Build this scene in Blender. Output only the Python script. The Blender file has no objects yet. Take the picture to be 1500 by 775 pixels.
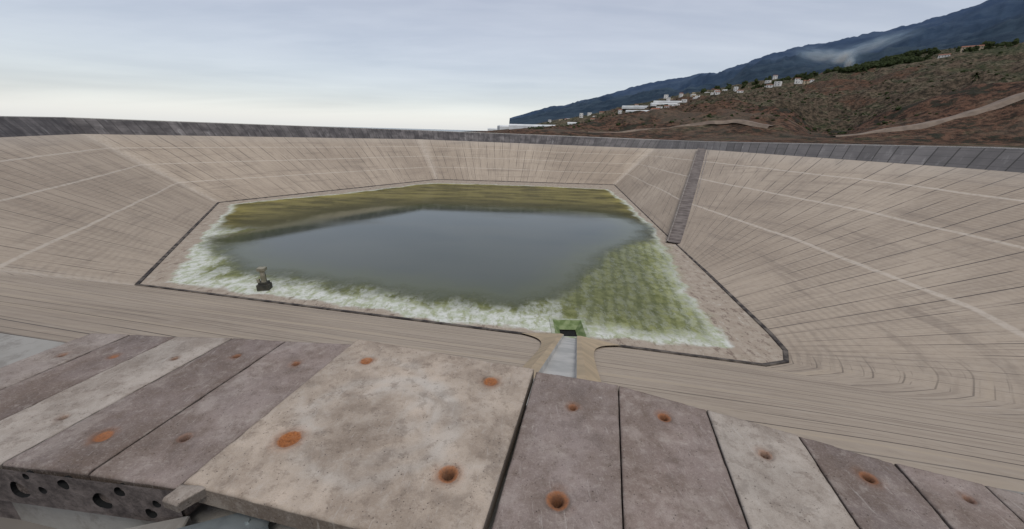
import bpy, bmesh, math, random
import numpy as np
from mathutils import Vector, Matrix, noise
random.seed(7); rng=np.random.RandomState(3)
S=bpy.context.scene
# ------------------------------------------------------------------ helpers
def new_mesh(name,verts,faces,mats=(),smooth=False,parent=None,fm=None):
    me=bpy.data.meshes.new(name)
    me.from_pydata([tuple(map(float,v)) for v in verts],[],[tuple(int(i) for i in f) for f in faces])
    for m in mats: me.materials.append(m)
    if smooth: me.polygons.foreach_set("use_smooth",[True]*len(me.polygons))
    if fm is not None: me.polygons.foreach_set("material_index",[int(i) for i in fm])
    me.update()
    ob=bpy.data.objects.new(name,me); S.collection.objects.link(ob)
    if parent: ob.parent=parent
    return ob
def empty(name):
    e=bpy.data.objects.new(name,None); S.collection.objects.link(e); return e
def fattr(ob,name,vals):
    a=ob.data.attributes.new(name,'FLOAT','POINT'); a.data.foreach_set("value",np.asarray(vals,dtype=np.float32))
def cattr(ob,name,rgb):
    a=ob.data.attributes.new(name,'FLOAT_COLOR','POINT'); c=np.ones((len(rgb),4),dtype=np.float32); c[:,:3]=rgb
    a.data.foreach_set("color",c.ravel())
def grid_faces(n,m,keep=None):
    i,j=np.meshgrid(np.arange(n-1),np.arange(m-1),indexing='ij')
    a=(i*m+j).ravel(); f=np.stack([a,a+m,a+m+1,a+1],1)
    return f if keep is None else f[keep.ravel()]
class NT:
    def __init__(s,name):
        s.m=bpy.data.materials.new(name); s.m.use_nodes=True; s.t=s.m.node_tree; s.t.nodes.clear()
        s.out=s.t.nodes.new('ShaderNodeOutputMaterial')
    def n(s,typ,**kw):
        nd=s.t.nodes.new(typ)
        for k,v in kw.items(): setattr(nd,k,v)
        return nd
    def put(s,sock,v):
        if isinstance(v,bpy.types.NodeSocket): s.t.links.new(v,sock)
        elif isinstance(v,(tuple,list)) and len(v)==3 and sock.type=='RGBA': sock.default_value=(*v,1)
        else: sock.default_value=v
    def math(s,op,a,b=0.0,c=None,clamp=False):
        nd=s.n('ShaderNodeMath',operation=op); nd.use_clamp=clamp
        s.put(nd.inputs[0],a); s.put(nd.inputs[1],b)
        if c is not None: s.put(nd.inputs[2],c)
        return nd.outputs[0]
    def mix(s,f,a,b,mode='MIX'):
        nd=s.n('ShaderNodeMix',data_type='RGBA',blend_type=mode)
        s.put(nd.inputs[0],f); s.put(nd.inputs[6],a); s.put(nd.inputs[7],b); return nd.outputs[2]
    def noise(s,vec,scale,detail=4,rough=.55,dist=0.0):
        nd=s.n('ShaderNodeTexNoise'); nd.inputs['Scale'].default_value=scale; nd.inputs['Detail'].default_value=detail
        nd.inputs['Roughness'].default_value=rough; nd.inputs['Distortion'].default_value=dist
        if vec is not None: s.put(nd.inputs['Vector'],vec)
        return nd.outputs['Fac']
    def voro(s,vec,scale,feature='F1'):
        nd=s.n('ShaderNodeTexVoronoi',feature=feature); nd.inputs['Scale'].default_value=scale
        s.put(nd.inputs['Vector'],vec); return nd
    def ramp(s,v,lo,hi,a=0.0,b=1.0):
        nd=s.n('ShaderNodeMapRange',interpolation_type='SMOOTHSTEP'); s.put(nd.inputs[0],v)
        for i,x in enumerate((lo,hi,a,b)): s.put(nd.inputs[i+1],x)
        return nd.outputs[0]
    def pos(s): return s.n('ShaderNodeNewGeometry').outputs['Position']
    def attr(s,name,out='Fac'): return s.n('ShaderNodeAttribute',attribute_name=name).outputs[out]
    def vmul(s,v,t):
        nd=s.n('ShaderNodeVectorMath',operation='MULTIPLY'); s.put(nd.inputs[0],v); nd.inputs[1].default_value=t; return nd.outputs[0]
    def vlen(s,v):
        nd=s.n('ShaderNodeVectorMath',operation='LENGTH'); s.put(nd.inputs[0],v); return nd.outputs['Value']
    def sep(s,v):
        nd=s.n('ShaderNodeSeparateXYZ'); s.put(nd.inputs[0],v); return nd.outputs
    def comb(s,x,y,z=0.0):
        nd=s.n('ShaderNodeCombineXYZ')
        for i,v in enumerate((x,y,z)): s.put(nd.inputs[i],v)
        return nd.outputs[0]
    def bsdf(s,col,rough=.9,bump=None,bs=.3,bd=.02,metal=0.0,spec=.3):
        b=s.n('ShaderNodeBsdfPrincipled'); s.put(b.inputs['Base Color'],col); s.put(b.inputs['Roughness'],rough)
        b.inputs['Metallic'].default_value=metal; b.inputs['Specular IOR Level'].default_value=spec
        if bump is not None:
            bp=s.n('ShaderNodeBump'); bp.inputs['Strength'].default_value=bs; bp.inputs['Distance'].default_value=bd
            s.put(bp.inputs['Height'],bump); s.t.links.new(bp.outputs[0],b.inputs['Normal'])
        s.t.links.new(b.outputs[0],s.out.inputs['Surface']); return b
def simple(name,c1,c2,scale=3.0,rough=.85,bs=.2,bd=.01,metal=0.0):
    k=NT(name); p=k.pos(); n=k.noise(p,scale,5); k.bsdf(k.mix(k.ramp(n,.35,.65),c1,c2),rough,k.noise(p,scale*6,3),bs,bd,metal); return k.m
def line(k,x,period,width):
    f=k.math('FRACT',k.math('DIVIDE',x,period)); d=k.math('ABSOLUTE',k.math('SUBTRACT',f,.5))
    return k.ramp(d,width,width*.35)
def box(bm,c,s,rot=0.0,mi=0):
    r=bmesh.ops.create_cube(bm,size=1.0); M=Matrix.Translation(c)@Matrix.Rotation(rot,4,'Z')@Matrix.Diagonal((*s,1))
    bmesh.ops.transform(bm,matrix=M,verts=r['verts'])
    for f in {f for v in r['verts'] for f in v.link_faces}: f.material_index=mi
def bm_ob(name,bm,mats=(),parent=None,smooth=False):
    me=bpy.data.meshes.new(name); bm.to_mesh(me); bm.free()
    for m in mats: me.materials.append(m)
    if smooth: me.polygons.foreach_set("use_smooth",[True]*len(me.polygons))
    ob=bpy.data.objects.new(name,me); S.collection.objects.link(ob)
    if parent: ob.parent=parent
    return ob
def sdist(P,poly):
    poly=np.array(poly,float); x,y=P[:,0],P[:,1]; d=np.full(len(P),1e9); ins=np.zeros(len(P),bool); n=len(poly)
    for i in range(n):
        a=poly[i];b=poly[(i+1)%n]; ab=b-a; t=np.clip(((x-a[0])*ab[0]+(y-a[1])*ab[1])/(ab@ab+1e-9),0,1)
        d=np.minimum(d,np.hypot(x-a[0]-t*ab[0],y-a[1]-t*ab[1]))
        c=((a[1]>y)!=(b[1]>y)); 
        with np.errstate(divide='ignore',invalid='ignore'): xi=(b[0]-a[0])*(y-a[1])/(b[1]-a[1]+1e-12)+a[0]
        ins^=(c&(x<xi))
    return np.where(ins,d,-d)
def fbm(x,y,sc,oct=4,z=0.0):
    return noise.fractal(Vector((x*sc,y*sc,z)),1.0,2.0,oct)
# ------------------------------------------------------------------ reservoir ring layout
FZ=-20.0
P=[((-51.7,48.3),(-73,20,-2.5),1.0,3.2,.7,0.0),
   ((-83.2,106.6),(-118.6,109.4,-2.6),1.6,3.4,.6,0.0),
   ((-34.1,171.0),(-47.2,198.3,-4.1),.2,3.6,.6,0.0),
   ((43.7,169.3),(65,187,-5),-1.0,3.8,.6,0.0),
   ((34.0,76.7),(72,153.6,-3.6),-.7,3.6,.7,0.0),
   ((32.5,60.0),(87,76,-3.1),.9,3.4,.8,0.0),
   ((30.3,39.5),(91,34,-3.1),.9,3.4,.8,0.0),
   ((29.6,35.8),(82,6,-3.1),.6,3.2,.9,.1),
   ((28.3,33.7),(58,-10,-3.1),.3,2.5,1.0,.6),
   ((25.5,32.9),(34,-5,-3.1),0.0,1.6,1.1,1.0),
   ((14.5,35.2),(12,.75,-3.05),-.24,1.0,1.0,1.0),
   ((3.4,37.4),(0,3.1,-3.0),-.26,1.0,1.0,1.0),
   ((-22.0,42.4),(-26,7.9,-3.0),-.30,1.2,1.0,1.0),
   ((-50.0,48.0),(-70,17.3,-2.8),-.1,2.2,.9,1.0)]
st=[]; u=0.0; nP=len(P)
for i in range(nP):
    a=P[i];b=P[(i+1)%nP]
    mid=lambda q:Vector(((q[0][0]+q[1][0])/2,(q[0][1]+q[1][1])/2))
    L=(mid(b)-mid(a)).length; L=max(L,.5); k=max(3,int(L/1.5))
    for j in range(k):
        t=j/k
        lerp=lambda p,q:tuple(p[w]*(1-t)+q[w]*t for w in range(len(p)))
        st.append((lerp(a[0],b[0]),lerp(a[1],b[1]),*lerp(a[2:],b[2:]),u+L*t))
    u+=L
TOT=u; n=len(st); st.append((*st[0][:6],TOT))
nv=28
V=[];vn=[];near=[];uv=[]
for (f,r,zt,bw,cw,ne,uu) in st:
    L=math.dist((f[0],f[1],FZ),r)
    for j in range(nv):
        t=j/(nv-1)
        V.append((f[0]*(1-t)+r[0]*t,f[1]*(1-t)+r[1]*t,(FZ-.05)*(1-t)+r[2]*t)); vn.append(t);near.append(ne);uv.append((uu,L*t))
F=grid_faces(n+1,nv)
k=NT("geomembrane_slope"); P3=k.pos()
um=k.n('ShaderNodeUVMap',uv_map="UVm").outputs[0]; ux,uy,_=k.sep(um)[:3]
VN=k.attr("vn"); NE=k.attr("near"); notnear=k.math('SUBTRACT',1.0,NE)
big=k.noise(P3,.03,4,.6); med=k.noise(k.comb(k.math('MULTIPLY',ux,.5),k.math('MULTIPLY',uy,.07)),1.0,4)
col=k.mix(k.ramp(big,.38,.62),(.410,.336,.258),(.335,.270,.205))
col=k.mix(k.math('MULTIPLY',k.math('MULTIPLY',k.ramp(med,.42,.70),.42),notnear),col,(.235,.190,.148))
stn=k.noise(k.comb(k.math('MULTIPLY',ux,.9),k.math('MULTIPLY',uy,.045)),1.7,4,.7)
col=k.mix(k.math('MULTIPLY',k.math('MULTIPLY',k.ramp(stn,.57,.66),k.ramp(big,.62,.42,.12,.50)),notnear),col,(.15,.122,.10))
grm=k.noise(k.comb(k.math('MULTIPLY',ux,.03),k.math('MULTIPLY',uy,.33)),1.3,5,.65)
col=k.mix(k.math('MULTIPLY',k.math('MULTIPLY',k.ramp(grm,.52,.66),.45),notnear),col,(.205,.165,.130))
fine=k.noise(P3,1.6,5,.72); col=k.mix(k.math('MULTIPLY',k.ramp(fine,.45,.70),.32),col,(.47,.405,.325)); col=k.mix(k.math('MULTIPLY',k.ramp(fine,.45,.30),.3),col,(.22,.18,.14))
cv=k.math('ADD',uy,k.math('MULTIPLY',big,4.0))
cor=line(k,cv,.85,.30); corm=k.ramp(k.noise(P3,.06,2),.4,.6,.03,.17); col=k.mix(k.math('MULTIPLY',cor,corm),col,(.15,.125,.10))
jx=k.math('ADD',ux,k.math('MULTIPLY',k.noise(P3,.05,1),.6))
def joints(per,wd,seed,lo=.42,hi=.56,base=.10):
    j=line(k,jx,per,wd); cell=k.math('FLOOR',k.math('DIVIDE',jx,per))
    b_=k.ramp(k.noise(k.comb(k.math('MULTIPLY',cell,7.31+seed),k.math('MULTIPLY',uy,.09)),1.0,2),lo,hi)
    return k.math('MULTIPLY',j,k.math('ADD',base,k.math('MULTIPLY',b_,.85)))
jj=k.math('MULTIPLY',joints(3.4,.032,0.0,.40,.54,.14),notnear)
j2=k.math('MULTIPLY',k.math('MULTIPLY',joints(1.7,.05,3.3,.47,.6,.10),notnear),.45)
col=k.mix(jj,col,(.055,.047,.042)); col=k.mix(j2,col,(.12,.10,.08))
wv=k.math('ADD',uy,k.math('MULTIPLY',k.noise(k.vmul(P3,(.025,.06,0)),1.0,2),5.0))
nband=k.noise(k.comb(k.math('MULTIPLY',ux,.018),k.math('MULTIPLY',wv,.55)),1.0,4,.65)
nl=k.math('MULTIPLY',line(k,wv,1.9,.045),k.ramp(k.noise(k.comb(k.math('MULTIPLY',ux,.05),k.math('MULTIPLY',wv,.4)),1.0,3),.38,.50))
nl2=k.math('MULTIPLY',line(k,k.math('ADD',wv,.4),.73,.08),k.ramp(k.noise(k.comb(k.math('MULTIPLY',ux,.07),k.math('MULTIPLY',wv,.6)),2.0,3),.48,.60))
col=k.mix(k.math('MULTIPLY',NE,k.ramp(nband,.50,.66,0,.75)),col,(.45,.365,.265)); col=k.mix(k.math('MULTIPLY',NE,k.ramp(nband,.46,.34,0,.6)),col,(.24,.19,.145))
col=k.mix(k.math('MULTIPLY',NE,k.math('MULTIPLY',k.math('MAXIMUM',nl,k.math('MULTIPLY',nl2,.7)),.9)),col,(.045,.036,.030))
for lv in (.30,.56,.80):
    d=k.math('ABSOLUTE',k.math('SUBTRACT',k.math('ADD',VN,k.math('MULTIPLY',big,.04)),lv+.02))
    w=k.ramp(d,.008,.003); w=k.math('MULTIPLY',w,k.ramp(fine,.3,.6,.25,.75))
    col=k.mix(k.math('MULTIPLY',w,k.math('SUBTRACT',1.0,k.math('MULTIPLY',NE,.85))),col,(.52,.455,.375))
col=k.mix(k.math('MULTIPLY',k.ramp(VN,.82,1.0),.30),col,(.45,.40,.34))
CR=k.attr("crease"); col=k.mix(k.math('MULTIPLY',CR,k.ramp(fine,.3,.6,.1,.6)),col,(.52,.455,.375))
k.bsdf(col,.85,k.math('SUBTRACT',fine,jj),.25,.06)
slope=new_mesh("reservoir_slope",V,F[:, ::-1],[k.m],True)
def setuv(ob,uv):
    ul=ob.data.uv_layers.new(name="UVm"); li=np.empty(len(ob.data.loops),dtype=np.int32); ob.data.loops.foreach_get("vertex_index",li)
    ul.data.foreach_set("uv",np.array(uv,dtype=np.float32)[li].ravel())
setuv(slope,uv); fattr(slope,"vn",vn); fattr(slope,"near",near)
VA=np.array(V); cre=np.zeros(len(VA))
for i in (0,1,2,3):
    a=np.array(P[i][0]);b=np.array(P[i][1][:2]); ab=b-a; t=np.clip(((VA[:,:2]-a)@ab)/(ab@ab),0,1)
    d=np.linalg.norm(VA[:,:2]-a-t[:,None]*ab,axis=1); cre=np.maximum(cre,np.clip(1-d/(1.2+t*3.0),0,1))
fattr(slope,"crease",cre)
def ring(name,prof,mats):
    V=[];UV=[]
    for (f,r,zt,bw,cw,ne,uu) in st:
        d=Vector((r[0]-f[0],r[1]-f[1])).normalized()
        pr=prof(f,r,zt,bw,cw,ne)
        for (o,z) in pr: V.append((r[0]+d.x*o,r[1]+d.y*o,z)); 
        s=0
        for q,(o,z) in enumerate(pr):
            if q: s+=math.hypot(o-pr[q-1][0],z-pr[q-1][1])
            UV.append((uu,s))
    ob=new_mesh(name,V,grid_faces(n+1,len(pr))[:, ::-1],mats); setuv(ob,UV); return ob
k=NT("weathered_lining_band"); P3=k.pos(); um=k.n('ShaderNodeUVMap',uv_map="UVm").outputs[0]; ux,uy,_=k.sep(um)[:3]
c=k.mix(k.ramp(k.noise(k.comb(k.math('MULTIPLY',ux,.35),k.math('MULTIPLY',uy,.3)),1,5),.35,.7),(.075,.068,.068),(.19,.172,.165))
rp=k.sep(P3)[0]; c=k.mix(k.math('MULTIPLY',k.ramp(rp,20,70),.55),c,(.22,.208,.20))
c=k.mix(k.math('MULTIPLY',k.ramp(k.noise(k.comb(k.math('MULTIPLY',ux,1.3),k.math('MULTIPLY',uy,.25)),1,5),.55,.75),.6),c,(.36,.345,.33))
cell=k.math('FLOOR',k.math('ADD',k.math('DIVIDE',ux,2.1),0.0)); c=k.mix(k.ramp(k.noise(k.comb(k.math('MULTIPLY',cell,5.7),0.0),1,1),.35,.65,0,.5),c,(.06,.055,.055))
c=k.mix(k.math('MULTIPLY',line(k,k.math('ADD',ux,1.05),2.1,.05),.8),c,(.035,.033,.03))
c=k.mix(k.math('MULTIPLY',line(k,uy,1.7,.04),.45),c,(.04,.04,.04))
k.bsdf(c,.85,k.noise(P3,1.5,5),.4,.1); M_band=k.m
ring("parapet_lining",lambda f,r,zt,bw,cw,ne:[(-.02,r[2]+.0),(bw*.5,(r[2]+zt)/2),(bw,zt-.12)],[M_band])
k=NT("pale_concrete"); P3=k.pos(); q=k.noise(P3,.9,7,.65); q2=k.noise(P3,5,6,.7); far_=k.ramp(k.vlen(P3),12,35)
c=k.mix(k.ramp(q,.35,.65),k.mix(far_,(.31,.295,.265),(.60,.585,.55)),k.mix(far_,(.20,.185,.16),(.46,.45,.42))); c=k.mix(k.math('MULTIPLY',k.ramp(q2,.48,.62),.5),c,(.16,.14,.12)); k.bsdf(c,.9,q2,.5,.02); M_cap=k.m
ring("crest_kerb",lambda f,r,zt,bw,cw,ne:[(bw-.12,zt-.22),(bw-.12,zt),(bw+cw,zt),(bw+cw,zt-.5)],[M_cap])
M_road=simple("crest_gravel",(.17,.15,.13),(.25,.23,.2),.6)
ring("crest_road",lambda f,r,zt,bw,cw,ne:[(bw+cw-.1,zt-.34),(bw+cw+6,zt-.36),(bw+cw+9,zt-3)],[M_road])
k=NT("toe_gutter"); P3=k.pos(); k.bsdf(k.mix(k.ramp(k.noise(P3,.7,4),.4,.65),(.035,.03,.028),(.14,.12,.10)),.9,k.noise(P3,3,4),.4,.05); M_gut=k.m
V=[]
for (f,r,zt,bw,cw,ne,uu) in st:
    d=Vector((r[0]-f[0],r[1]-f[1])).normalized(); s=(r[2]-FZ)/math.hypot(r[0]-f[0],r[1]-f[1])
    for (o,z) in [(-.32,FZ-.02),(-.28,FZ+.12),(.15,FZ+.12+.15*s),(.22,FZ-.1)]: V.append((f[0]+d.x*o,f[1]+d.y*o,z))
new_mesh("toe_gutter",V,grid_faces(n+1,4)[:, ::-1],[M_gut])
# ------------------------------------------------------------------ floor + water
floor_poly=[s[0] for s in st[:-1]]
OUT=[(-48.0,50.0),(-53,58),(-60,71),(-71,92),(-78,105),(-69,116),(-57,127),(-47,141),(-39,154),(-31,159),(8,159),(37,155),(36.5,121),(33.8,95),(32,84),(27,60),(25,47),(23.5,37.4),(16,37.4),(9.5,38.2),(5,39.2),(-3.9,40.3),(-12.6,42.2),(-22,44.5),(-32.6,47.2)]
DEEP=[(-42,54.5),(-50.5,62),(-59,71.4),(-55,82),(-47.5,99),(-38.5,108),(-23.5,114.5),(-.5,113.5),(20.5,111),(30,103),(33,92),(29,81),(19,69),(12,56.5),(8,48.5),(1,44.6),(-8.9,46.2),(-22.4,49.4),(-33,52)]
GREEN=[(3,57),(6,47),(8,41),(14,38.6),(22.5,38.4),(24.6,42),(25.6,50),(28,62),(31.5,80),(26,82),(16,70)]
xs=np.arange(-88,50.01,.6); ys=np.arange(30,176.01,.6); X,Y=np.meshgrid(xs,ys,indexing='ij'); G=np.stack([X.ravel(),Y.ravel()],1)
sf=sdist(G,floor_poly); so=sdist(G,OUT); sd=sdist(G,DEEP); sg=sdist(G,GREEN)
sx0,sx1,sy0,sy1=5.0,8.6,37.4,41.4
def keepmask(arr,thr,hole=True):
    k=(arr.reshape(X.shape)[:-1,:-1]>thr)
    if hole: k&=~((X[:-1,:-1]+.3>sx0)&(X[:-1,:-1]+.3<sx1)&(Y[:-1,:-1]+.3>sy0)&(Y[:-1,:-1]+.3<sy1))
    return k
k=NT("reservoir_floor"); P3=k.pos(); W=k.attr("wet"); D=k.attr("deep"); GR=k.attr("green")
n1=k.noise(P3,.18,7,.60); n2=k.noise(P3,.8,6,.68); n5=k.noise(P3,2.5,5,.7)
wet=k.math('ADD',W,k.math('MULTIPLY',k.math('SUBTRACT',n1,.5),6.0))
deep=k.math('ADD',D,k.math('MULTIPLY',k.math('SUBTRACT',n1,.5),8.0))
yy=k.sep(P3)[1]; xx=k.sep(P3)[0]
dry=k.mix(k.ramp(n2,.35,.7),(.32,.26,.20),(.40,.34,.27))
flk=k.noise(k.vmul(P3,(1,.45,1)),1.1,6,.75)
dry=k.mix(k.math('MULTIPLY',k.ramp(flk,.54,.60),.7),dry,(.15,.105,.08)); dry=k.mix(k.math('MULTIPLY',k.ramp(flk,.42,.36),.6),dry,(.49,.45,.38))
pale=k.mix(k.ramp(n2,.42,.62),(.60,.61,.55),(.40,.43,.30)); pale=k.mix(k.math('MULTIPLY',k.ramp(flk,.52,.60),.6),pale,(.26,.28,.13))
algae=k.mix(k.ramp(n2,.35,.65),(.125,.14,.035),(.27,.28,.11))
sol=k.noise(k.vmul(P3,(.5,1.4,1)),.16,7,.65)
olive=k.mix(k.ramp(sol,.38,.60),(.085,.072,.016),(.26,.22,.065)); olive=k.mix(k.math('MULTIPLY',k.ramp(D,-16,-1),.85),olive,(.040,.038,.010))
olive=k.mix(k.math('MULTIPLY',k.ramp(n2,.58,.68),.45),olive,(.34,.30,.17))
c=k.mix(k.ramp(wet,-1.0,.0),dry,pale)
algm=k.math('MULTIPLY',k.ramp(wet,1.8,4.2),k.ramp(k.noise(k.vmul(P3,(1,.5,1)),.30,7,.72),.45,.55,.08,1))
c=k.mix(algm,c,algae)
c=k.mix(k.math('MULTIPLY',k.ramp(n5,.54,.64),.35),c,(.15,.13,.09))
gm=k.ramp(k.math('ADD',GR,k.math('MULTIPLY',k.math('SUBTRACT',n1,.5),9.0)),-1.5,2.5)
gm=k.math('MULTIPLY',gm,k.ramp(flk,.60,.46,.45,1))
lanes=line(k,k.math('ADD',xx,k.math('ADD',k.math('MULTIPLY',yy,-.2),k.math('MULTIPLY',n1,2.5))),1.7,.3)
gcol=k.mix(k.math('MULTIPLY',lanes,.55),algae,(.075,.09,.022))
c=k.mix(k.math('MULTIPLY',gm,.92),c,gcol)
far=k.math('MULTIPLY',k.ramp(yy,74,84),k.ramp(wet,-.5,1.6)); c=k.mix(far,c,olive)
c=k.mix(k.ramp(deep,-1.0,5.0),c,(.045,.055,.03))
k.bsdf(c,.8,k.math('ADD',n2,n5),.35,.06); M_floor=k.m
fl=new_mesh("reservoir_floor",np.stack([G[:,0],G[:,1],np.full(len(G),FZ)],1),grid_faces(len(xs),len(ys),keepmask(sf,-1.2)),[M_floor])
for a,v in (("wet",so),("deep",sd),("green",sg)): fattr(fl,a,v)
k=NT("murky_water"); P3=k.pos(); W=k.attr("wet"); D=k.attr("deep"); n1=k.noise(P3,.18,7,.60)
wet=k.math('ADD',W,k.math('MULTIPLY',k.math('SUBTRACT',n1,.5),6.0)); deep=k.math('ADD',D,k.math('MULTIPLY',k.math('SUBTRACT',n1,.5),8.0))
wind=k.noise(k.vmul(P3,(.35,1.0,1)),.06,5,.6)
b=k.n('ShaderNodeBsdfPrincipled'); 
k.put(b.inputs['Base Color'],k.mix(k.ramp(deep,-2,11),(.085,.095,.030),k.mix(k.ramp(wind,.4,.6),(.042,.054,.038),(.060,.070,.050)))); k.put(b.inputs['Roughness'],k.ramp(wind,.4,.62,.02,.12)); b.inputs['IOR'].default_value=1.5
bp=k.n('ShaderNodeBump'); bp.inputs['Strength'].default_value=.05; bp.inputs['Distance'].default_value=.05
k.put(bp.inputs['Height'],k.noise(k.vmul(P3,(1,2.5,1)),1.2,4)); k.t.links.new(bp.outputs[0],b.inputs['Normal'])
tr=k.n('ShaderNodeBsdfTransparent'); ms=k.n('ShaderNodeMixShader')
al=k.math('MAXIMUM',k.ramp(deep,-3,4,0,.97),k.ramp(wet,1.5,7.0,0,.26))
k.put(ms.inputs[0],al); k.t.links.new(tr.outputs[0],ms.inputs[1]); k.t.links.new(b.outputs[0],ms.inputs[2]); k.t.links.new(ms.outputs[0],k.out.inputs['Surface']); 
wt=new_mesh("water",np.stack([G[:,0],G[:,1],np.full(len(G),FZ+.05)],1),grid_faces(len(xs),len(ys),keepmask(so,-5)&keepmask(sf,.8)),[k.m])
fattr(wt,"wet",so); fattr(wt,"deep",sd)
# ------------------------------------------------------------------ sump
M_salg=simple("algae_concrete",(.12,.17,.06),(.24,.29,.14),1.5); M_pal=simple("crusted_concrete",(.40,.41,.33),(.24,.28,.16),1.2); M_dark=simple("dark_void",(.006,.006,.006),(.012,.012,.012),2)
sump=empty("drain_sump")
def frame(name,z0,z1,a,b_,mat,c=(6.8,39.4)):
    (ax,ay),(bx,by)=a,b_; V=[]
    for (hx,hy,z) in ((ax,ay,z0-.15),(ax,ay,z0),(bx,by,z1)):
        V+=[(c[0]-hx,c[1]-hy,z),(c[0]+hx,c[1]-hy,z),(c[0]+hx,c[1]+hy,z),(c[0]-hx,c[1]+hy,z)]
    Fc=[]
    for q in (0,4):
        for i in range(4): Fc.append((q+i,q+(i+1)%4,q+4+(i+1)%4,q+4+i))
    return new_mesh(name,V,Fc,[mat],parent=sump)
frame("rim",FZ+.12,FZ+.12,(2.1,2.3),(1.7,1.95),M_pal)
frame("sloping_sides",FZ+.11,FZ-.7,(1.71,1.96),(.95,1.05),M_salg)
frame("shaft",FZ-.7,FZ-3,(.96,1.06),(.8,.9),M_dark)
new_mesh("bottom",[(5.8,38.3,FZ-.85),(7.8,38.3,FZ-.85),(7.8,40.5,FZ-.85),(5.8,40.5,FZ-.85)],[(0,1,2,3)],[M_dark],parent=sump)
# ------------------------------------------------------------------ chute on near slope
chute=empty("spillway_chute"); M_ch=simple("chute_concrete",(.38,.375,.35),(.50,.485,.45),.6); M_sand=simple("ochre_concrete",(.46,.355,.23),(.36,.285,.19),.5)
A=Vector((6.6,37.0,FZ)); B=Vector((.2,3.8,-3.4)); dv=(B-A); side=Vector((dv.y,-dv.x,0)).normalized()
V=[];N_=24
for i in range(N_):
    t=i/(N_-1); c=A+dv*t; fl_=1.2+4.2*math.exp(-t*8); w=.72
    for (o,z) in [(-w-.9*fl_,.06),(-w-.35,.6),(-w,.55),(-w+.05,.2),(w-.05,.2),(w,.55),(w+.35,.6),(w+.9*fl_,.06)]: V.append(c+side*(-o)+Vector((0,0,z)))
Fg=grid_faces(N_,8); fm=[1 if (i%7) in (0,1,5,6) else 0 for i in range(len(Fg))]
new_mesh("channel",V,Fg,[M_ch,M_sand],parent=chute,fm=fm)
# ------------------------------------------------------------------ access ramp
k=NT("ramp_concrete"); P3=k.pos(); um=k.n('ShaderNodeUVMap',uv_map="UVm").outputs[0]; ux,uy,_=k.sep(um)[:3]
c=k.mix(k.ramp(k.noise(P3,.6,5),.35,.65),(.10,.082,.073),(.175,.148,.13)); c=k.mix(k.math('MULTIPLY',line(k,uy,1.6,.12),.5),c,(.28,.24,.21)); k.bsdf(c,.9,k.noise(P3,2,4),.3,.05); M_ramp=k.m
A=Vector((34.0,76.7,FZ)); B=Vector((72,153.6,-3.6)); dv=B-A; side=Vector((dv.y,-dv.x,0)).normalized(); V=[];UV=[];N_=60
for i in range(N_):
    t=i/(N_-1); c=A+dv*t
    for (o,z) in [(-1.9,-.7),(-1.9,.5),(-1.65,.5),(-1.6,.3),(1.6,.3),(1.65,.5),(1.9,.5),(1.9,-.9)]:
        V.append(c+side*o+Vector((0,0,z))); UV.append((o,dv.length*t))
Fg=grid_faces(N_,8); fm=[0 if (i%7)==3 else 1 for i in range(len(Fg))]
rp=new_mesh("access_ramp",V,Fg,[M_ramp,simple("ramp_edge",(.16,.138,.12),(.28,.245,.215),1)],fm=fm); setuv(rp,UV)
# ------------------------------------------------------------------ intake tower
M_tc=simple("stained_concrete",(.30,.28,.22),(.18,.17,.12),1.5); M_td=simple("wet_dark_concrete",(.035,.035,.03),(.07,.065,.05),1.5)
bm=bmesh.new(); ox,oy=-33.9,48.2
box(bm,(ox,oy,FZ+.35),(1.5,1.3,.9),.2,1); box(bm,(ox+.05,oy,FZ+.95),(1.15,1.0,.35),.2,1)
bmesh.ops.create_cone(bm,cap_ends=True,segments=20,radius1=.36,radius2=.3,depth=1.7,matrix=Matrix.Translation((ox+.1,oy,FZ+1.9)))
bmesh.ops.create_cone(bm,cap_ends=True,segments=20,radius1=.3,radius2=.46,depth=.2,matrix=Matrix.Translation((ox+.1,oy,FZ+2.65)))
box(bm,(ox+.1,oy,FZ+2.95),(1.0,.9,.4),.2,0); box(bm,(ox-.45,oy-.3,FZ+1.35),(.35,.35,.5),.2,0)
box(bm,(ox+.62,oy-.25,FZ+1.4),(.07,.07,2.4),.2,1)
tw=bm_ob("intake_tower",bm,[M_tc,M_td])
bv=tw.modifiers.new("b",'BEVEL'); bv.width=.04; bv.segments=2
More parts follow.
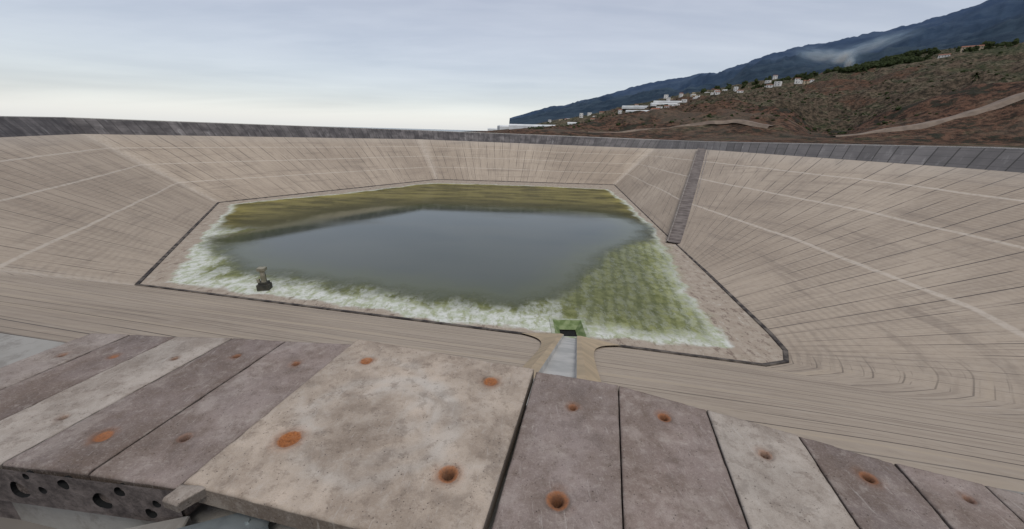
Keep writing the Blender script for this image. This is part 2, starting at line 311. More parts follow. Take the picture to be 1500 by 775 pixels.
# ------------------------------------------------------------------ terrain
AZn=[-180,-100,-60,-12,-4,-1,2.3,13.3,21.6,28.9,34,38.5,42.4,45.8,48.9,60,90,140,180]
En =[-.12,-.12,-.10,-.05,-.02,0,.012,.050,.084,.1050,.118,.124,.136,.146,.146,.15,.12,.03,-.12]
AZm=[-180,-12,-9.6,-5.3,-.6,8.7,17.3,25,30.3,34.5,39.8,43.4,45.7,50,70,120,180]
Em =[-.05,-.045,-.0055,.0065,.0280,.0695,.106,.129,.158,.169,.181,.193,.206,.235,.26,.2,-.05]
crest_poly=[]
for (f,r,zt,bw,cw,ne,uu) in st[:-1]:
    d=Vector((r[0]-f[0],r[1]-f[1])).normalized(); o=bw+cw+7.5; crest_poly.append((r[0]+d.x*o,r[1]+d.y*o))
def terr_raw(az,R,x,y):
    en=np.interp(az,AZn,En); em=np.interp(az,AZm,Em)
    bl=np.interp(az,[6,12,18,24,29,33,36,39,42,47,60],[.15,.22,.34,.48,.52,.46,.12,.08,.30,.52,.55])
    e=np.interp(R,[0,190,235,285,320,420,620,1000,1250,2200,6000,8500],[-.012,-.012,.0,bl*en,bl*en*1.06,.92*bl*en,.66*en,en,.90*en,.5*en+.35*em,em,.7*em])
    if en<0: e=np.interp(R,[0,190,300,1200,9000],[-.02,-.02,.3*en,en,en*.5-.02])
    z=1.6+e*R
    w=min(1,max(0,(R-220)/110))
    if en>0:
        s_=min(1,en/.06)
        a=fbm(x,y,1/170,5,3.1)*12*s_; a+=fbm(x,y,1/40,5,9)*4.2*s_
        a+=-abs(fbm(x,y,1/95,4,7.7))*18*s_+4.5*s_
        if R>1500:
            rdg=(abs(fbm(x,y,1/900,6,5.5)))*-1.0+.25
            a+=rdg*210*min(1,(R-1500)/2500)*min(1,max(0,em)/.05)*(.25 if R>5000 and R<7000 else 1)
        elif R>850 and R<1150: a*=.5
        z+=a*w
        if 420<R<1150 and fbm(x,y,1/220,2,1.7)>-.08:
            st_=4.5; q=z/st_; fr=q-math.floor(q); z=z*.2+.8*st_*(math.floor(q)+min(1,max(0,(fr-.72)/.28)))
    else: z+=fbm(x,y,1/120,3,2)*3*w
    return z
def terr(x,y): return terr_raw(math.degrees(math.atan2(x,y)),math.hypot(x,y),x,y)
azs=np.concatenate([np.arange(-180,-15,3.0),np.arange(-15,62,.15),np.arange(62,180.1,3.0)])
Rs=[20]; 
while Rs[-1]<9500:
    r0=Rs[-1]; Rs.append(r0*(1.05 if r0<150 else 1.010 if r0<1150 else 1.028))
V=[]
for a in azs:
    sa,ca=math.sin(math.radians(a)),math.cos(math.radians(a))
    for R_ in Rs: V.append((R_*sa,R_*ca,terr_raw(a,R_,R_*sa,R_*ca)))
V=np.array(V); sc=sdist(V[:,:2],crest_poly)
V[:,2]=np.where(sc>0,np.maximum(-30,V[:,2]-2-sc*4.0),V[:,2]); 
nearc=np.clip(1-(-sc)/25,0,1)*(sc<=0); V[:,2]=V[:,2]*(1-nearc)+np.minimum(V[:,2],-1.9)*nearc
k=NT("hillside"); P3=k.pos(); x_,y_,z_=k.sep(P3)[:3]
R_=k.vlen(P3)
n1=k.noise(P3,.012,6,.65); n2=k.noise(P3,.05,7,.76); n3=k.noise(P3,.25,5,.78)
c=k.mix(k.ramp(n1,.45,.55),(.125,.095,.062),(.070,.070,.038))
c=k.mix(k.ramp(n2,.49,.55),c,(.032,.038,.018)); c=k.mix(k.math('MULTIPLY',k.ramp(n3,.50,.58),.8),c,(.195,.158,.108))
c=k.mix(k.math('MULTIPLY',k.ramp(n3,.48,.40),.85),c,(.020,.023,.012))
rd=k.noise(P3,.009,5,.6); c=k.mix(k.ramp(rd,.55,.58,0,.85),c,k.mix(k.ramp(n3,.4,.6),(.060,.034,.024),(.165,.082,.050)))
c=k.mix(k.ramp(rd,.43,.39,0,.6),c,k.mix(k.ramp(n3,.4,.6),(.024,.032,.014),(.060,.070,.030)))
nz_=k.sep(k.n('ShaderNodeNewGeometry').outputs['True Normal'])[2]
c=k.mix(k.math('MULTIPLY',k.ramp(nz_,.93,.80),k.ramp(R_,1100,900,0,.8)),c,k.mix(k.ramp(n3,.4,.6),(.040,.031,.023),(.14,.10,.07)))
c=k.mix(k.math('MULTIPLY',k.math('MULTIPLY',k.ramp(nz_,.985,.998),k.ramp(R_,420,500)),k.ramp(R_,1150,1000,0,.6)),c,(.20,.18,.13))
red=k.math('MULTIPLY',k.ramp(R_,440,360),k.ramp(n2,.34,.50)); redc=k.mix(k.ramp(n3,.40,.58),(.036,.024,.019),(.165,.088,.057)); redc=k.mix(k.ramp(n2,.53,.58),redc,(.040,.038,.027)); redc=k.mix(k.ramp(n1,.52,.58,0,.6),redc,(.15,.115,.085))
c=k.mix(k.math('MULTIPLY',red,.9),c,redc)
hazed_forest=k.mix(k.ramp(k.noise(P3,.004,8,.75),.38,.62),(.018,.034,.055),(.042,.066,.090))  # aerial haze painted into the mountain's base colour, bluer with distance
hazed_forest=k.mix(k.ramp(R_,3000,6500),hazed_forest,k.mix(k.ramp(k.noise(P3,.002,8,.7),.4,.6),(.036,.064,.120),(.060,.092,.150)))
c=k.mix(k.ramp(k.math('ADD',R_,k.math('MULTIPLY',n1,500)),1250,1700),c,hazed_forest)
k.bsdf(c,.95,k.math('ADD',n3,k.math('MULTIPLY',n2,2.0)),1.0,2.5,spec=.1)
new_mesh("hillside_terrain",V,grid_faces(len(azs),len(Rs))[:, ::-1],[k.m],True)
k=NT("sea"); k.bsdf((.10,.14,.17),.25,k.noise(k.pos(),.02,4),.1,1.0,spec=.5)
V=[(0,0,-252)];nn=96
for rr in (3000,15000,60000): V+=[(rr*math.sin(2*math.pi*i/nn),rr*math.cos(2*math.pi*i/nn),-252) for i in range(nn)]
Fc=[(0,1+(i+1)%nn,1+i) for i in range(nn)]
for q in (0,1): Fc+=[(1+q*nn+i,1+q*nn+(i+1)%nn,1+(q+1)*nn+(i+1)%nn,1+(q+1)*nn+i) for i in range(nn)]
new_mesh("sea",V,Fc,[k.m])
# ------------------------------------------------------------------ foreground slabs
k=NT("cast_concrete"); P3=k.pos(); C=k.attr("tint",'Color'); RU=k.attr("rust"); DK=k.attr("dark")
a=k.noise(P3,2.2,7,.68); b_=k.noise(P3,14,7,.72); g=k.noise(P3,90,4,.75); h=k.noise(P3,3.6,9,.74,.3); e_=k.noise(P3,260,2,.7)
c=k.mix(k.ramp(a,.38,.62),C,k.mix(.45,C,(.125,.084,.056)))
c=k.mix(k.math('MULTIPLY',k.ramp(h,.50,.62),.38),c,k.mix(.5,C,(.55,.49,.42)))
c=k.mix(k.math('MULTIPLY',k.ramp(h,.47,.38),.45),c,k.mix(.65,C,(.078,.055,.042)))
c=k.mix(k.math('MULTIPLY',k.ramp(b_,.52,.62),.34),c,(.125,.09,.066))
c=k.mix(k.math('MULTIPLY',k.ramp(b_,.44,.36),.20),c,(.50,.45,.39))
c=k.mix(k.math('MULTIPLY',k.ramp(g,.50,.66),.24),c,(.46,.40,.34))
c=k.mix(k.math('MULTIPLY',k.ramp(e_,.55,.72),.45),c,(.07,.055,.045))
pit=k.voro(P3,48).outputs['Distance']; pm=k.math('MULTIPLY',k.ramp(pit,.18,.07),k.ramp(b_,.44,.55)); c=k.mix(k.math('MULTIPLY',pm,.8),c,(.045,.036,.03))
scr=k.noise(k.vmul(P3,(9,1.1,1)),5,5,.7,.6); c=k.mix(k.math('MULTIPLY',k.ramp(scr,.60,.68),.30),c,(.50,.46,.41))
ru=k.math('MULTIPLY',RU,k.ramp(b_,.25,.55,.75,1.0)); c=k.mix(ru,c,k.mix(k.ramp(g,.4,.65),(.36,.135,.045),(.23,.085,.033)))
c=k.mix(DK,c,(.028,.016,.010))
k.bsdf(c,.92,k.math('ADD',k.math('ADD',k.math('MULTIPLY',g,.5),k.math('ADD',b_,k.math('MULTIPLY',e_,.25))),k.math('MULTIPLY',pm,-.9)),.6,.007,spec=.2); M_con=k.m
def bil(q,s,t):
    a,b,c,d=[np.array(v,float) for v in q]
    return ((1-s)*(1-t))[:,None]*a+(s*(1-t))[:,None]*b+(s*t)[:,None]*c+((1-s)*t)[:,None]*d
def slab(name,q,z,th,tint,holes,res=.008,parent=None,gap=.004,swirl=None):
    W=max(math.dist(q[0],q[1]),math.dist(q[2],q[3])); L=math.dist(q[0],q[3]); nx=max(4,int(W/res));ny=max(4,int(L/res))
    s=np.linspace(gap/W,1-gap/W,nx); t=np.linspace(0,1,ny); Sg,Tg=np.meshgrid(s,t,indexing='ij'); xy=bil(q,Sg.ravel(),Tg.ravel())
    zz=np.full(len(xy),z,float); ru=np.zeros(len(xy)); dk=np.zeros(len(xy)); ids=random.random()*50
    nz=np.array([noise.noise(Vector((p[0]*9,p[1]*9,ids))) for p in xy]); n4=np.array([noise.noise(Vector((p[0]*34,p[1]*34,ids))) for p in xy]); n0=np.array([noise.noise(Vector((p[0]*2.3,p[1]*2.3,ids))) for p in xy])
    zz+=nz*.0022+n4*.0010
    ed=np.minimum(np.minimum(Sg,1-Sg).ravel()*W,np.minimum(Tg,1-Tg).ravel()*L)
    zz-=np.clip(1-ed/(.008+.026*np.clip(nz*1.9+n4*.6-.1,0,1)),0,1)**2*.012
    for (hx,hy,rr,rust,deepc) in holes:
        d=np.hypot(xy[:,0]-hx,xy[:,1]-hy)*(1+.08*nz+.045*n4)
        dish=np.clip((rr-d)/(rr*.45),0,1); zz-=dish*.012*(1 if not deepc else .7)
        core=np.clip((rr*(.48 if deepc else .17)-d)/.008,0,1); zz-=core*(.07 if deepc else .010)
        ru=np.maximum(ru,rust*np.clip((rr*1.0-d)/.010,0,1)); ru=np.maximum(ru,rust*.42*np.clip(1-(d-rr)/(rr*.9),0,1)**1.5*np.clip(.6+nz*1.6,0,1))
        dk=np.maximum(dk,core*(.93 if deepc else .55)); dk=np.maximum(dk,(.55 if deepc else .06)*np.clip((rr*.85-d)/.02,0,1))
        ringm=np.exp(-((d-rr*1.03)/.007)**2)*np.clip(.65+n4*.5,0,1); dk=np.maximum(dk,ringm*.40)
    tn=np.array(tint)[None,:]*(1+.28*n0+.12*nz)[:,None]; 
    dk=np.maximum(dk,np.clip(1-ed/.016,0,1)*.34*np.clip(.6+nz,0,1))
    if swirl:
        for (sx,sy,sr,sw,am) in swirl:
            d=np.hypot(xy[:,0]-sx,(xy[:,1]-sy)*1.1)+.05*nz; m=np.exp(-((d-sr)/sw)**2)*am*np.clip(.6+n0*2+n4*.6,0,1); tn=tn*(1-m[:,None])+np.array((.50,.455,.395))*m[:,None]
    V=np.column_stack([xy,zz]); N0=len(V); Fc=[tuple(f) for f in grid_faces(nx,ny)]
    idx=np.arange(N0).reshape(nx,ny); loop=list(idx[:,0])+list(idx[-1,1:])+list(idx[-2::-1,-1])+list(idx[0,-2:0:-1]); m=len(loop)
    r1=V[loop].copy(); r1[:,2]-=.006; r2=V[loop].copy(); r2[:,2]=z-th; V=np.vstack([V,r1,r2])
    for i in range(m):
        j=(i+1)%m; Fc.append((N0+i,N0+j,loop[j],loop[i])); Fc.append((N0+m+i,N0+m+j,N0+j,N0+i))
    base=np.tile(np.array(tint)*.42,(2*m,1)); z0=np.zeros(2*m)
    ob=new_mesh(name,V,Fc,[M_con],False,parent)
    ob.data.polygons.foreach_set("use_smooth",[True]*((nx-1)*(ny-1))+[False]*(2*m))
    cattr(ob,"tint",np.clip(np.vstack([tn,base]),0,1)); fattr(ob,"rust",np.concatenate([ru,z0])); fattr(ob,"dark",np.concatenate([dk,z0])); return ob
pl=lambda h,rr=.048,rust=.8,dp=True:(h[0],h[1],rr,rust,dp)
G1=(.255,.206,.182);G2=(.20,.160,.142);G3=(.40,.350,.298);G4=(.285,.24,.21)
left=[((-2.01,1.38),(-1.530,1.32),(-1.215,2.60),(-1.76,2.62),G1,[pl((-1.52,2.32),.035,.7),pl((-1.74,1.62),.040,.3)]),
      ((-2.48,1.42),(-2.01,1.38),(-1.76,2.62),(-2.19,2.64),G2,[pl((-1.99,2.39),.033,.6),pl((-2.17,1.61),.046,.8,False)]),
      ((-2.90,1.46),(-2.48,1.42),(-2.19,2.64),(-2.64,2.64),G3,[pl((-2.40,2.34),.028,.4),pl((-2.53,1.74),.030,.3)]),
      ((-3.27,1.50),(-2.90,1.46),(-2.64,2.64),(-3.02,2.66),G2,[pl((-2.85,2.35),.032,.7,False)]),
      ((-3.62,1.54),(-3.27,1.50),(-3.02,2.66),(-3.34,2.67),G4,[pl((-3.22,2.35),.03,.5)])]
for a,b,c_,d,t,h in left: slab("concrete_plank",(a,b,c_,d),-.010+random.uniform(-.005,.004),.19,t,h)
cs=slab("concrete_slab",((-1.505,1.325),(-.115,1.03),(.180,2.30),(-1.20,2.64)),.016,.11,(.440,.362,.285),
     [(-1.02,2.34,.048,.95,False),(-.12,2.14,.052,.95,False),(-1.16,1.60,.064,1.0,False),(-.28,1.41,.056,.9,True)],
     swirl=[(-.72,1.75,.42,.05,.6),(-.72,1.75,.30,.04,.5),(-.6,1.9,.22,.05,.45),(-.9,2.0,.38,.04,.45),(-.2,1.6,.18,.04,.3)])
slab("corner_tongue",((-1.53,1.24),(-1.44,1.215),(-1.36,1.320),(-1.51,1.3245)),.014,.05,(.36,.31,.26),[],parent=cs)
right=[((-.16,.7),(.40,.7),(.74,2.17),(.19,2.30),G1,[pl((.40,1.93),.036,.7),pl((.24,1.30),.055,.85)]),
       ((.40,.7),(.95,.7),(1.23,1.95),(.74,2.17),(.25,.198,.172),[pl((.94,1.87),.043,.85)]),
       ((.95,.7),(1.45,.7),(1.66,1.75),(1.23,1.95),(.415,.362,.305),[pl((1.38,1.60),.040,.5)]),
       ((1.45,.7),(1.85,.7),(2.04,1.57),(1.66,1.75),G2,[pl((1.82,1.47),.045,.7)]),
       ((1.85,.7),(2.2,.7),(2.37,1.45),(2.04,1.57),G1,[pl((2.20,1.36),.03,.4)]),
       ((2.2,.7),(2.53,.7),(2.70,1.33),(2.37,1.45),G4,[]),((2.53,.7),(2.9,.7),(3.05,1.2),(2.70,1.33),G2,[])]
for a,b,c_,d,t,h in right: slab("concrete_plank",(a,b,c_,d),random.uniform(-.006,.006),.19,t,h)
k=NT("rough_core_end"); P3=k.pos(); nn_=k.noise(P3,12,8,.7); k.bsdf(k.mix(k.ramp(nn_,.3,.7),(.055,.044,.04),(.17,.14,.125)),.95,nn_,.9,.02); M_end=k.m
def end_wall(name,a,b,z0,z1,holes,depth=.35):
    a=Vector(a);b=Vector(b);dx=(b-a);L=dx.length;dx.normalize();nrm=Vector((-dx.y,dx.x))
    bm=bmesh.new(); 
    def pt(u,z,dd=0): return (a.x+dx.x*u+nrm.x*dd,a.y+dx.y*u+nrm.y*dd,z)
    es=[]; vs=[bm.verts.new(pt(*q)) for q in ((0,z0),(L,z0),(L,z1),(0,z1))]
    for i in range(4): es.append(bm.edges.new((vs[i],vs[(i+1)%4])))
    for (u,z,r) in holes:
        ph=random.random(); ring_=[];bk=[]
        for i in range(18):
            an=2*math.pi*i/18; rr=r*(1+.08*math.sin(3*an+ph*6)+.05*random.random()); 
            ring_.append(bm.verts.new(pt(u+rr*math.cos(an),z+rr*math.sin(an)))); bk.append(bm.verts.new(pt(u+.9*rr*math.cos(an),z+.9*rr*math.sin(an),depth)))
        for i in range(18):
            es.append(bm.edges.new((ring_[i],ring_[(i+1)%18]))); f=bm.faces.new((ring_[i],ring_[(i+1)%18],bk[(i+1)%18],bk[i])); f.material_index=1
        f=bm.faces.new(bk); f.material_index=1
    bmesh.ops.triangle_fill(bm,use_beauty=True,edges=es)
    return bm_ob(name,bm,[M_end,M_dark])
hl=[(.12,-.12,.022),(.30,-.07,.028),(.42,-.15,.05),(.60,-.07,.03),(.74,-.13,.022),(.88,-.15,.052),(.80,-.05,.018),(1.02,-.06,.026),(1.14,-.15,.05),(1.26,-.07,.022),(1.36,-.14,.03),(.17,-.19,.03),(1.55,-.13,.045),(1.78,-.13,.045),(1.95,-.08,.03)]
a=Vector((-3.66,1.52)); b=Vector((-1.535,1.305)); L=(b-a).length
end_wall("plank_core_end",a,b,-.245,-.018,[(L-u,z,r) for u,z,r in hl])
M_gr=NT("volcanic_gravel"); k=M_gr; P3=k.pos(); g=k.noise(P3,25,8,.75); k.bsdf(k.mix(k.ramp(g,.35,.7),(.02,.017,.015),(.10,.08,.07)),.95,g,1.0,.05); M_gr=k.m
bm=bmesh.new(); box(bm,(0,-6,-.75),(40,14.6,.3)); bm_ob("gravel_ground",bm,[M_gr])
bm=bmesh.new(); box(bm,(-2.6,1.66,-.43),(2.3,.22,.36),-.1); bm_ob("support_wall",bm,[M_end])
bm=bmesh.new(); box(bm,(0.4,2.05,-.43),(3.2,.2,.36),-.3); bm_ob("support_wall",bm,[M_end])
M_zn=simple("galvanised_steel",(.30,.33,.33),(.20,.22,.22),6,.45,.15,.003,.6)
bm=bmesh.new()
box(bm,(-1.70,1.19,-.20),(.44,.13,.045),.28); ob=bm_ob("concrete_lintel",bm,[M_cap]); bv=ob.modifiers.new("b",'BEVEL'); bv.width=.006
bm=bmesh.new(); R_=.36
box(bm,(-1.33,1.17,-.235),(.50,.010,.16),R_); box(bm,(-1.35,1.225,-.16),(.50,.11,.008),R_); box(bm,(-1.31,1.11,-.31),(.50,.12,.008),R_); box(bm,(-1.50,1.13,-.155),(.13,.08,.010),R_)
for q in (-.15,.0,.15): bmesh.ops.create_cone(bm,cap_ends=True,segments=6,radius1=.012,radius2=.012,depth=.012,matrix=Matrix.Translation((-1.35+q,1.215+q*.37,-.15)))
bm_ob("steel_channel",bm,[M_zn])
# ------------------------------------------------------------------ buildings
M_wh=simple("white_render",(.74,.72,.68),(.62,.60,.56),.3); M_rf=simple("clay_tile",(.28,.12,.07),(.20,.09,.06),1); M_win=simple("window_glass",(.03,.035,.04),(.05,.05,.055),1,.2); M_oc=simple("ochre_render",(.50,.40,.27),(.42,.34,.24),.3)
def pol(az,R): return (R*math.sin(math.radians(az)),R*math.cos(math.radians(az)))
def house(az,R,w,d,h,rot,flat,wall):
    x,y=pol(az,R); z=terr(x,y)-1.0; bm=bmesh.new(); box(bm,(0,0,(h+1.5)/2),(w,d,h+1.5),0,0)
    H=h+1.5
    if flat: 
        for sx,sy,lx,ly in ((0,d/2-.15,w,.3),(0,-d/2+.15,w,.3),(w/2-.15,0,.3,d-.6),(-w/2+.15,0,.3,d-.6)): box(bm,(sx,sy,H+.3),(lx,ly,.6),0,0)
    else:
        vs=[bm.verts.new(p) for p in ((-w/2-.4,-d/2-.4,H+.01),(w/2+.4,-d/2-.4,H+.01),(w/2+.4,d/2+.4,H+.01),(-w/2-.4,d/2+.4,H+.01),(-w/2-.4,0,H+d*.22),(w/2+.4,0,H+d*.22))]
        for f in ((0,1,5,4),(2,3,4,5),(0,4,3),(1,2,5),(3,2,1,0)): fc=bm.faces.new([vs[i] for i in f]); fc.material_index=1
    fl_=max(1,int(h/2.8))
    for l in range(fl_):
        for i in range(max(2,int(w/3))):
            xx=-w/2+(i+.5)*w/max(2,int(w/3)); zz=1.5+l*2.8+1.5
            dr=(l==0 and i==0); box(bm,(xx,-d/2-.02,zz-(.4 if dr else 0)),(1.0,.1,2.1 if dr else 1.2),0,2)
        box(bm,(-w/2-.02,0,1.5+l*2.8+1.5),(.1,1.0,1.2),0,2)
    ob=bm_ob("white_house" if wall is M_wh else "ochre_house",bm,[wall,M_rf,M_win]); ob.location=(x,y,z); ob.rotation_euler=(0,0,rot)
for i in range(80):
    az=random.choice([random.uniform(4,20),random.uniform(6,22),random.uniform(8,24),random.uniform(22,35)]); R=random.uniform(460,980) if az<24 else random.uniform(760,980)
    house(az,R,random.uniform(5,9),random.uniform(5,7),random.choice([3,3,5.8]),math.radians(-az+random.uniform(-25,25)),random.random()<.6,M_wh if random.random()<.8 else M_oc)
house(46.1,930,22,9,5.8,math.radians(-40),False,M_oc); house(44.5,900,12,8,3,math.radians(-50),False,M_wh)
M_gh=simple("greenhouse_sheet",(.66,.67,.66),(.54,.55,.54),.1)
def greenhouse(az,R,w,d,rot):
    x,y=pol(az,R); z=terr(x,y)-1.5; bm=bmesh.new(); nb=5
    for i in range(nb):
        y0=-d/2+i*d/nb; y1=y0+d/nb; ym=(y0+y1)/2
        v=[bm.verts.new(p) for p in ((-w/2,y0,0),(-w/2,y1,0),(-w/2,y1,4),(-w/2,ym,5.2),(-w/2,y0,4),(w/2,y0,0),(w/2,y1,0),(w/2,y1,4),(w/2,ym,5.2),(w/2,y0,4))]
        for f in ((0,1,2,3,4),(9,8,7,6,5),(4,3,8,9),(3,2,7,8),(0,4,9,5),(1,6,7,2)): bm.faces.new([v[j] for j in f])
    ob=bm_ob("greenhouse",bm,[M_gh]); ob.location=(x,y,z); ob.rotation_euler=(0,0,rot)
for az,R,w,d in ((-.6,400,26,26),(1.6,380,30,28),(-3.0,480,16,20),(3.6,430,30,24),(14,640,40,12),(17,680,50,12),(19.5,720,40,12),(11,600,34,12),(16,760,44,12),(20,800,50,12),(9,640,40,12),(12.5,560,36,12),(7,520,36,12),(10,500,40,10),(15,540,40,10)):
    greenhouse(az,R,w,d,math.radians(-az+random.uniform(-12,12)))
# ------------------------------------------------------------------ shrubs (one mass)
k=NT("shrub_foliage"); P3=k.pos(); nn_=k.noise(P3,.8,5,.7); k.bsdf(k.mix(k.ramp(nn_,.35,.65),(.018,.026,.010),(.048,.060,.024)),.95,nn_,.8,.4,spec=.1); M_sh=k.m
bm=bmesh.new(); bmesh.ops.create_icosphere(bm,subdivisions=2,radius=1); bv_=np.array([v.co[:] for v in bm.verts]); bf=np.array([[v.index for v in f.verts] for f in bm.faces]); bm.free()
VV=[];FF=[];c0=0;nb=0
while nb<3400:
    az=random.uniform(1,60); R=270*math.exp(random.random()*1.32); x,y=pol(az,R)
    if np.interp(az,AZn,En)<.01: continue
    f=fbm(x,y,1/90,3,4.4)
    if f<random.uniform(-.5,.5): continue
    z=terr(x,y); s=random.uniform(.35,1.2)*(1.7 if random.random()<.07 else 1)*(.55+R/1300)
    jit=1+rng.uniform(-.4,.4,(len(bv_),1)); v=bv_*jit*np.array([s,s,s*random.uniform(.4,.8)])+np.array([x,y,z+s*.2]); VV.append(v);FF.append(bf+c0);c0+=len(bv_);nb+=1
for i in range(210):
    az=random.choice([random.gauss(39.5,1.0),random.gauss(41.5,.8),random.uniform(24,50)]); R=random.uniform(900,1010); x,y=pol(az,R); z=terr(x,y)
    for q in range(6):
        s=random.uniform(1.2,3.4); jit=1+rng.uniform(-.4,.4,(len(bv_),1)); v=bv_*jit*s+np.array([x+random.uniform(-4,4),y+random.uniform(-4,4),z+random.uniform(0,6)]); VV.append(v);FF.append(bf+c0);c0+=len(bv_)
new_mesh("shrubs",np.vstack(VV),np.vstack(FF),[M_sh])
def palm(az,R,h):
    x,y=pol(az,R); z=terr(x,y); bm=bmesh.new()
    for i in range(8):
        bmesh.ops.create_cone(bm,cap_ends=False,segments=8,radius1=.45-.02*i,radius2=.43-.02*i,depth=h/8,matrix=Matrix.Translation((.04*i*i*.3,0,h/16+i*h/8)))
    top=Vector((.04*49*.3,0,h))
    for i in range(34):
        a=random.uniform(0,6.28); up=random.uniform(-.3,1.3); L=random.uniform(3.2,4.6); prev=None
        for s in range(6):
            t=s/5; c=top+Vector((math.cos(a)*L*t,math.sin(a)*L*t,up*L*t-2.4*t*t*L*.35)); w=.55*(1-t*.85); sd_=Vector((-math.sin(a),math.cos(a),0))*w
            cur=(bm.verts.new(c+sd_-Vector((0,0,.15))),bm.verts.new(c),bm.verts.new(c-sd_-Vector((0,0,.15))))
            if prev: bm.faces.new((prev[0],prev[1],cur[1],cur[0])); bm.faces.new((prev[1],prev[2],cur[2],cur[1]))
            prev=cur
    ob=bm_ob("palm_tree",bm,[M_sh]); ob.location=(x,y,z-.3)
palm(34.3,760,14); palm(47,560,9)
def road(name,pts,w,mat):
    V=[];P_=[]
    for i in range(len(pts)-1):
        for j in range(14):
            t=j/14; P_.append((pts[i][0]*(1-t)+pts[i+1][0]*t,pts[i][1]*(1-t)+pts[i+1][1]*t))
    P_.append(pts[-1]); XY=[pol(*p) for p in P_]
    for i,(x,y) in enumerate(XY):
        a=XY[max(0,i-1)];b=XY[min(len(XY)-1,i+1)]; d=Vector((b[0]-a[0],b[1]-a[1])).normalized(); z=max(terr(x,y),terr(x-d.y*w/2,y+d.x*w/2),terr(x+d.y*w/2,y-d.x*w/2))
        for o,zz in ((-w/2-1.5,-1.5),(-w/2,.4),(w/2,.4),(w/2+1.5,-1.5)): V.append((x-d.y*o,y+d.x*o,z+zz))
    new_mesh(name,V,grid_faces(len(XY),4),[mat])
M_dirt=simple("dirt_track_soil",(.24,.185,.14),(.17,.13,.10),.3)
road("dirt_road",[(10,252),(16,258),(22,262),(28,258),(32,248)],4,M_dirt)
road("dirt_road",[(38,245),(44,255),(50,275),(58,300)],5,M_dirt)
# ------------------------------------------------------------------ smoke plume
k=NT("smoke"); tc=k.n('ShaderNodeTexCoord').outputs['Object']
g=k.n('ShaderNodeTexGradient',gradient_type='SPHERICAL'); k.put(g.inputs[0],tc)
dn=k.math('MULTIPLY',k.ramp(g.outputs['Fac'],0,.9),k.ramp(k.noise(tc,1.8,3,.6,.8),.32,.70)); 
oi=k.n('ShaderNodeObjectInfo').outputs['Color']; dn=k.math('MULTIPLY',dn,k.sep(oi)[0])
vs=k.n('ShaderNodeVolumeScatter'); k.put(vs.inputs['Color'],(.60,.82,1.0)); k.put(vs.inputs['Density'],dn); k.t.links.new(vs.outputs[0],k.out.inputs['Volume'])
sm=empty("smoke_plume")
for az,R,e,sx,sy,sz,rl,den_ in ((37.6,1100,.132,11,10,16,0,.30),(37.0,1130,.143,26,16,17,-.3,.16),(35.4,1180,.147,75,30,19,.20,.070),(39.2,1200,.160,85,30,17,-.25,.050)):
    bm=bmesh.new(); bmesh.ops.create_icosphere(bm,subdivisions=3,radius=1); ob=bm_ob("puff",bm,[k.m],sm); x,y=pol(az,R); ob.location=(x,y,1.6+e*R); ob.scale=(sx,sy,sz); ob.rotation_euler=(0,rl,math.radians(-az)); ob.color=(den_,0,0,1)
# ------------------------------------------------------------------ world
w=bpy.data.worlds.new("World"); S.world=w; w.use_nodes=True; t=w.node_tree; t.nodes.clear()
class WN(NT):
    def __init__(s,t): s.t=t
k=WN(t); out=k.n('ShaderNodeOutputWorld'); 
sky=k.n('ShaderNodeTexSky',sky_type='NISHITA'); sky.sun_disc=False; sky.sun_elevation=math.radians(60); sky.sun_rotation=math.radians(160); sky.dust_density=1
bg1=k.n('ShaderNodeBackground'); k.put(bg1.inputs[0],sky.outputs[0]); bg1.inputs[1].default_value=.05
gen=k.n('ShaderNodeTexCoord').outputs['Generated']; gx,gy,gz=k.sep(gen)[:3]
den=k.math('ADD',k.math('MAXIMUM',gz,0.0),.12); cxy=k.comb(k.math('DIVIDE',gx,den),k.math('DIVIDE',gy,den))
cl=k.noise(k.vmul(cxy,(.35,1.0,1)),.9,6,.5,.4); cl2=k.noise(k.vmul(cxy,(.5,1.2,1)),3.0,5,.55)
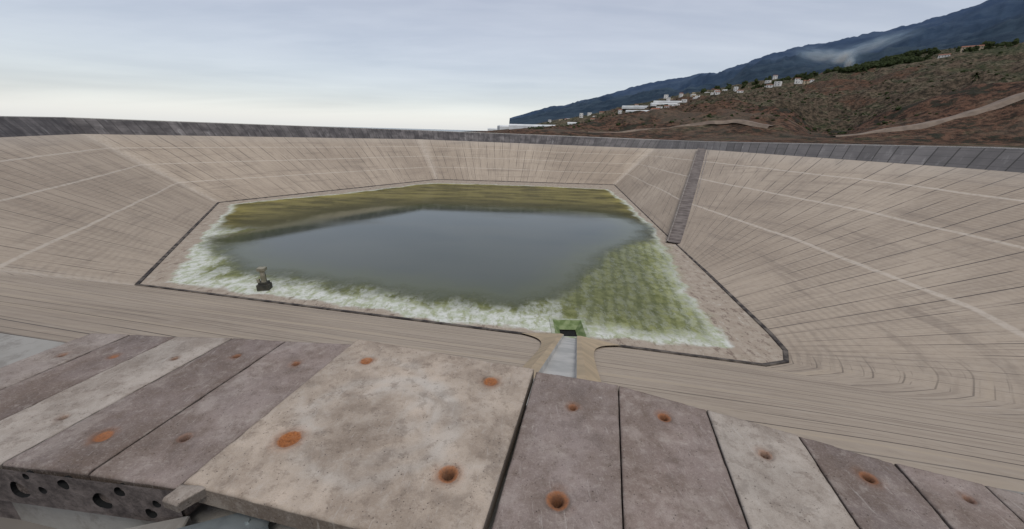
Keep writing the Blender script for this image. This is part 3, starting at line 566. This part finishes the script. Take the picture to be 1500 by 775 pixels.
c=k.mix(k.ramp(cl,.3,.7),(.385,.390,.435),(.51,.505,.535)); c=k.mix(k.math('MULTIPLY',k.ramp(cl2,.4,.7),.25),c,(.60,.595,.62))
streak=k.ramp(k.noise(k.comb(gx,gy,k.math('MULTIPLY',gz,14)),1.3,4),.40,.62)
c=k.mix(k.ramp(gz,.20,.0),c,k.mix(streak,(.47,.475,.51),(.58,.585,.605)))
c=k.mix(k.math('MULTIPLY',k.ramp(k.math('ADD',gz,k.math('MULTIPLY',cl,.05)),.085,.04),k.ramp(gx,.35,-.1)),c,(.72,.72,.725))
bg2=k.n('ShaderNodeBackground'); k.put(bg2.inputs[0],c); bg2.inputs[1].default_value=.87
ad=k.n('ShaderNodeAddShader'); k.t.links.new(bg1.outputs[0],ad.inputs[0]); k.t.links.new(bg2.outputs[0],ad.inputs[1]); k.t.links.new(ad.outputs[0],out.inputs[0])
sl=bpy.data.lights.new("sun",'SUN'); sl.energy=1.45; sl.angle=math.radians(20); sl.color=(1,.975,.93); so_=bpy.data.objects.new("sun",sl); S.collection.objects.link(so_)
el,ro=math.radians(60),math.radians(160); dirn=Vector((math.cos(el)*math.sin(ro),math.cos(el)*math.cos(ro),math.sin(el))); so_.rotation_euler=dirn.to_track_quat('Z','Y').to_euler()
# ------------------------------------------------------------------ camera
p=math.atan(197.5/560); r=math.radians(1.6)
Rv=Vector((1,0,0));Uv=Vector((0,math.sin(p),math.cos(p)));Fv=Vector((0,math.cos(p),-math.sin(p)))
Rr=Rv*math.cos(r)+Uv*math.sin(r); Ur=Uv*math.cos(r)-Rv*math.sin(r)
M=Matrix(((Rr.x,Ur.x,-Fv.x,0),(Rr.y,Ur.y,-Fv.y,0),(Rr.z,Ur.z,-Fv.z,1.6),(0,0,0,1)))
cam=bpy.data.cameras.new("camera"); cam.sensor_width=36; cam.lens=560/1500*36; cam.clip_start=.05; cam.clip_end=100000
co=bpy.data.objects.new("camera",cam); S.collection.objects.link(co); co.matrix_world=M; S.camera=co
S.view_settings.view_transform='Standard'; S.view_settings.look='None'; S.view_settings.exposure=0
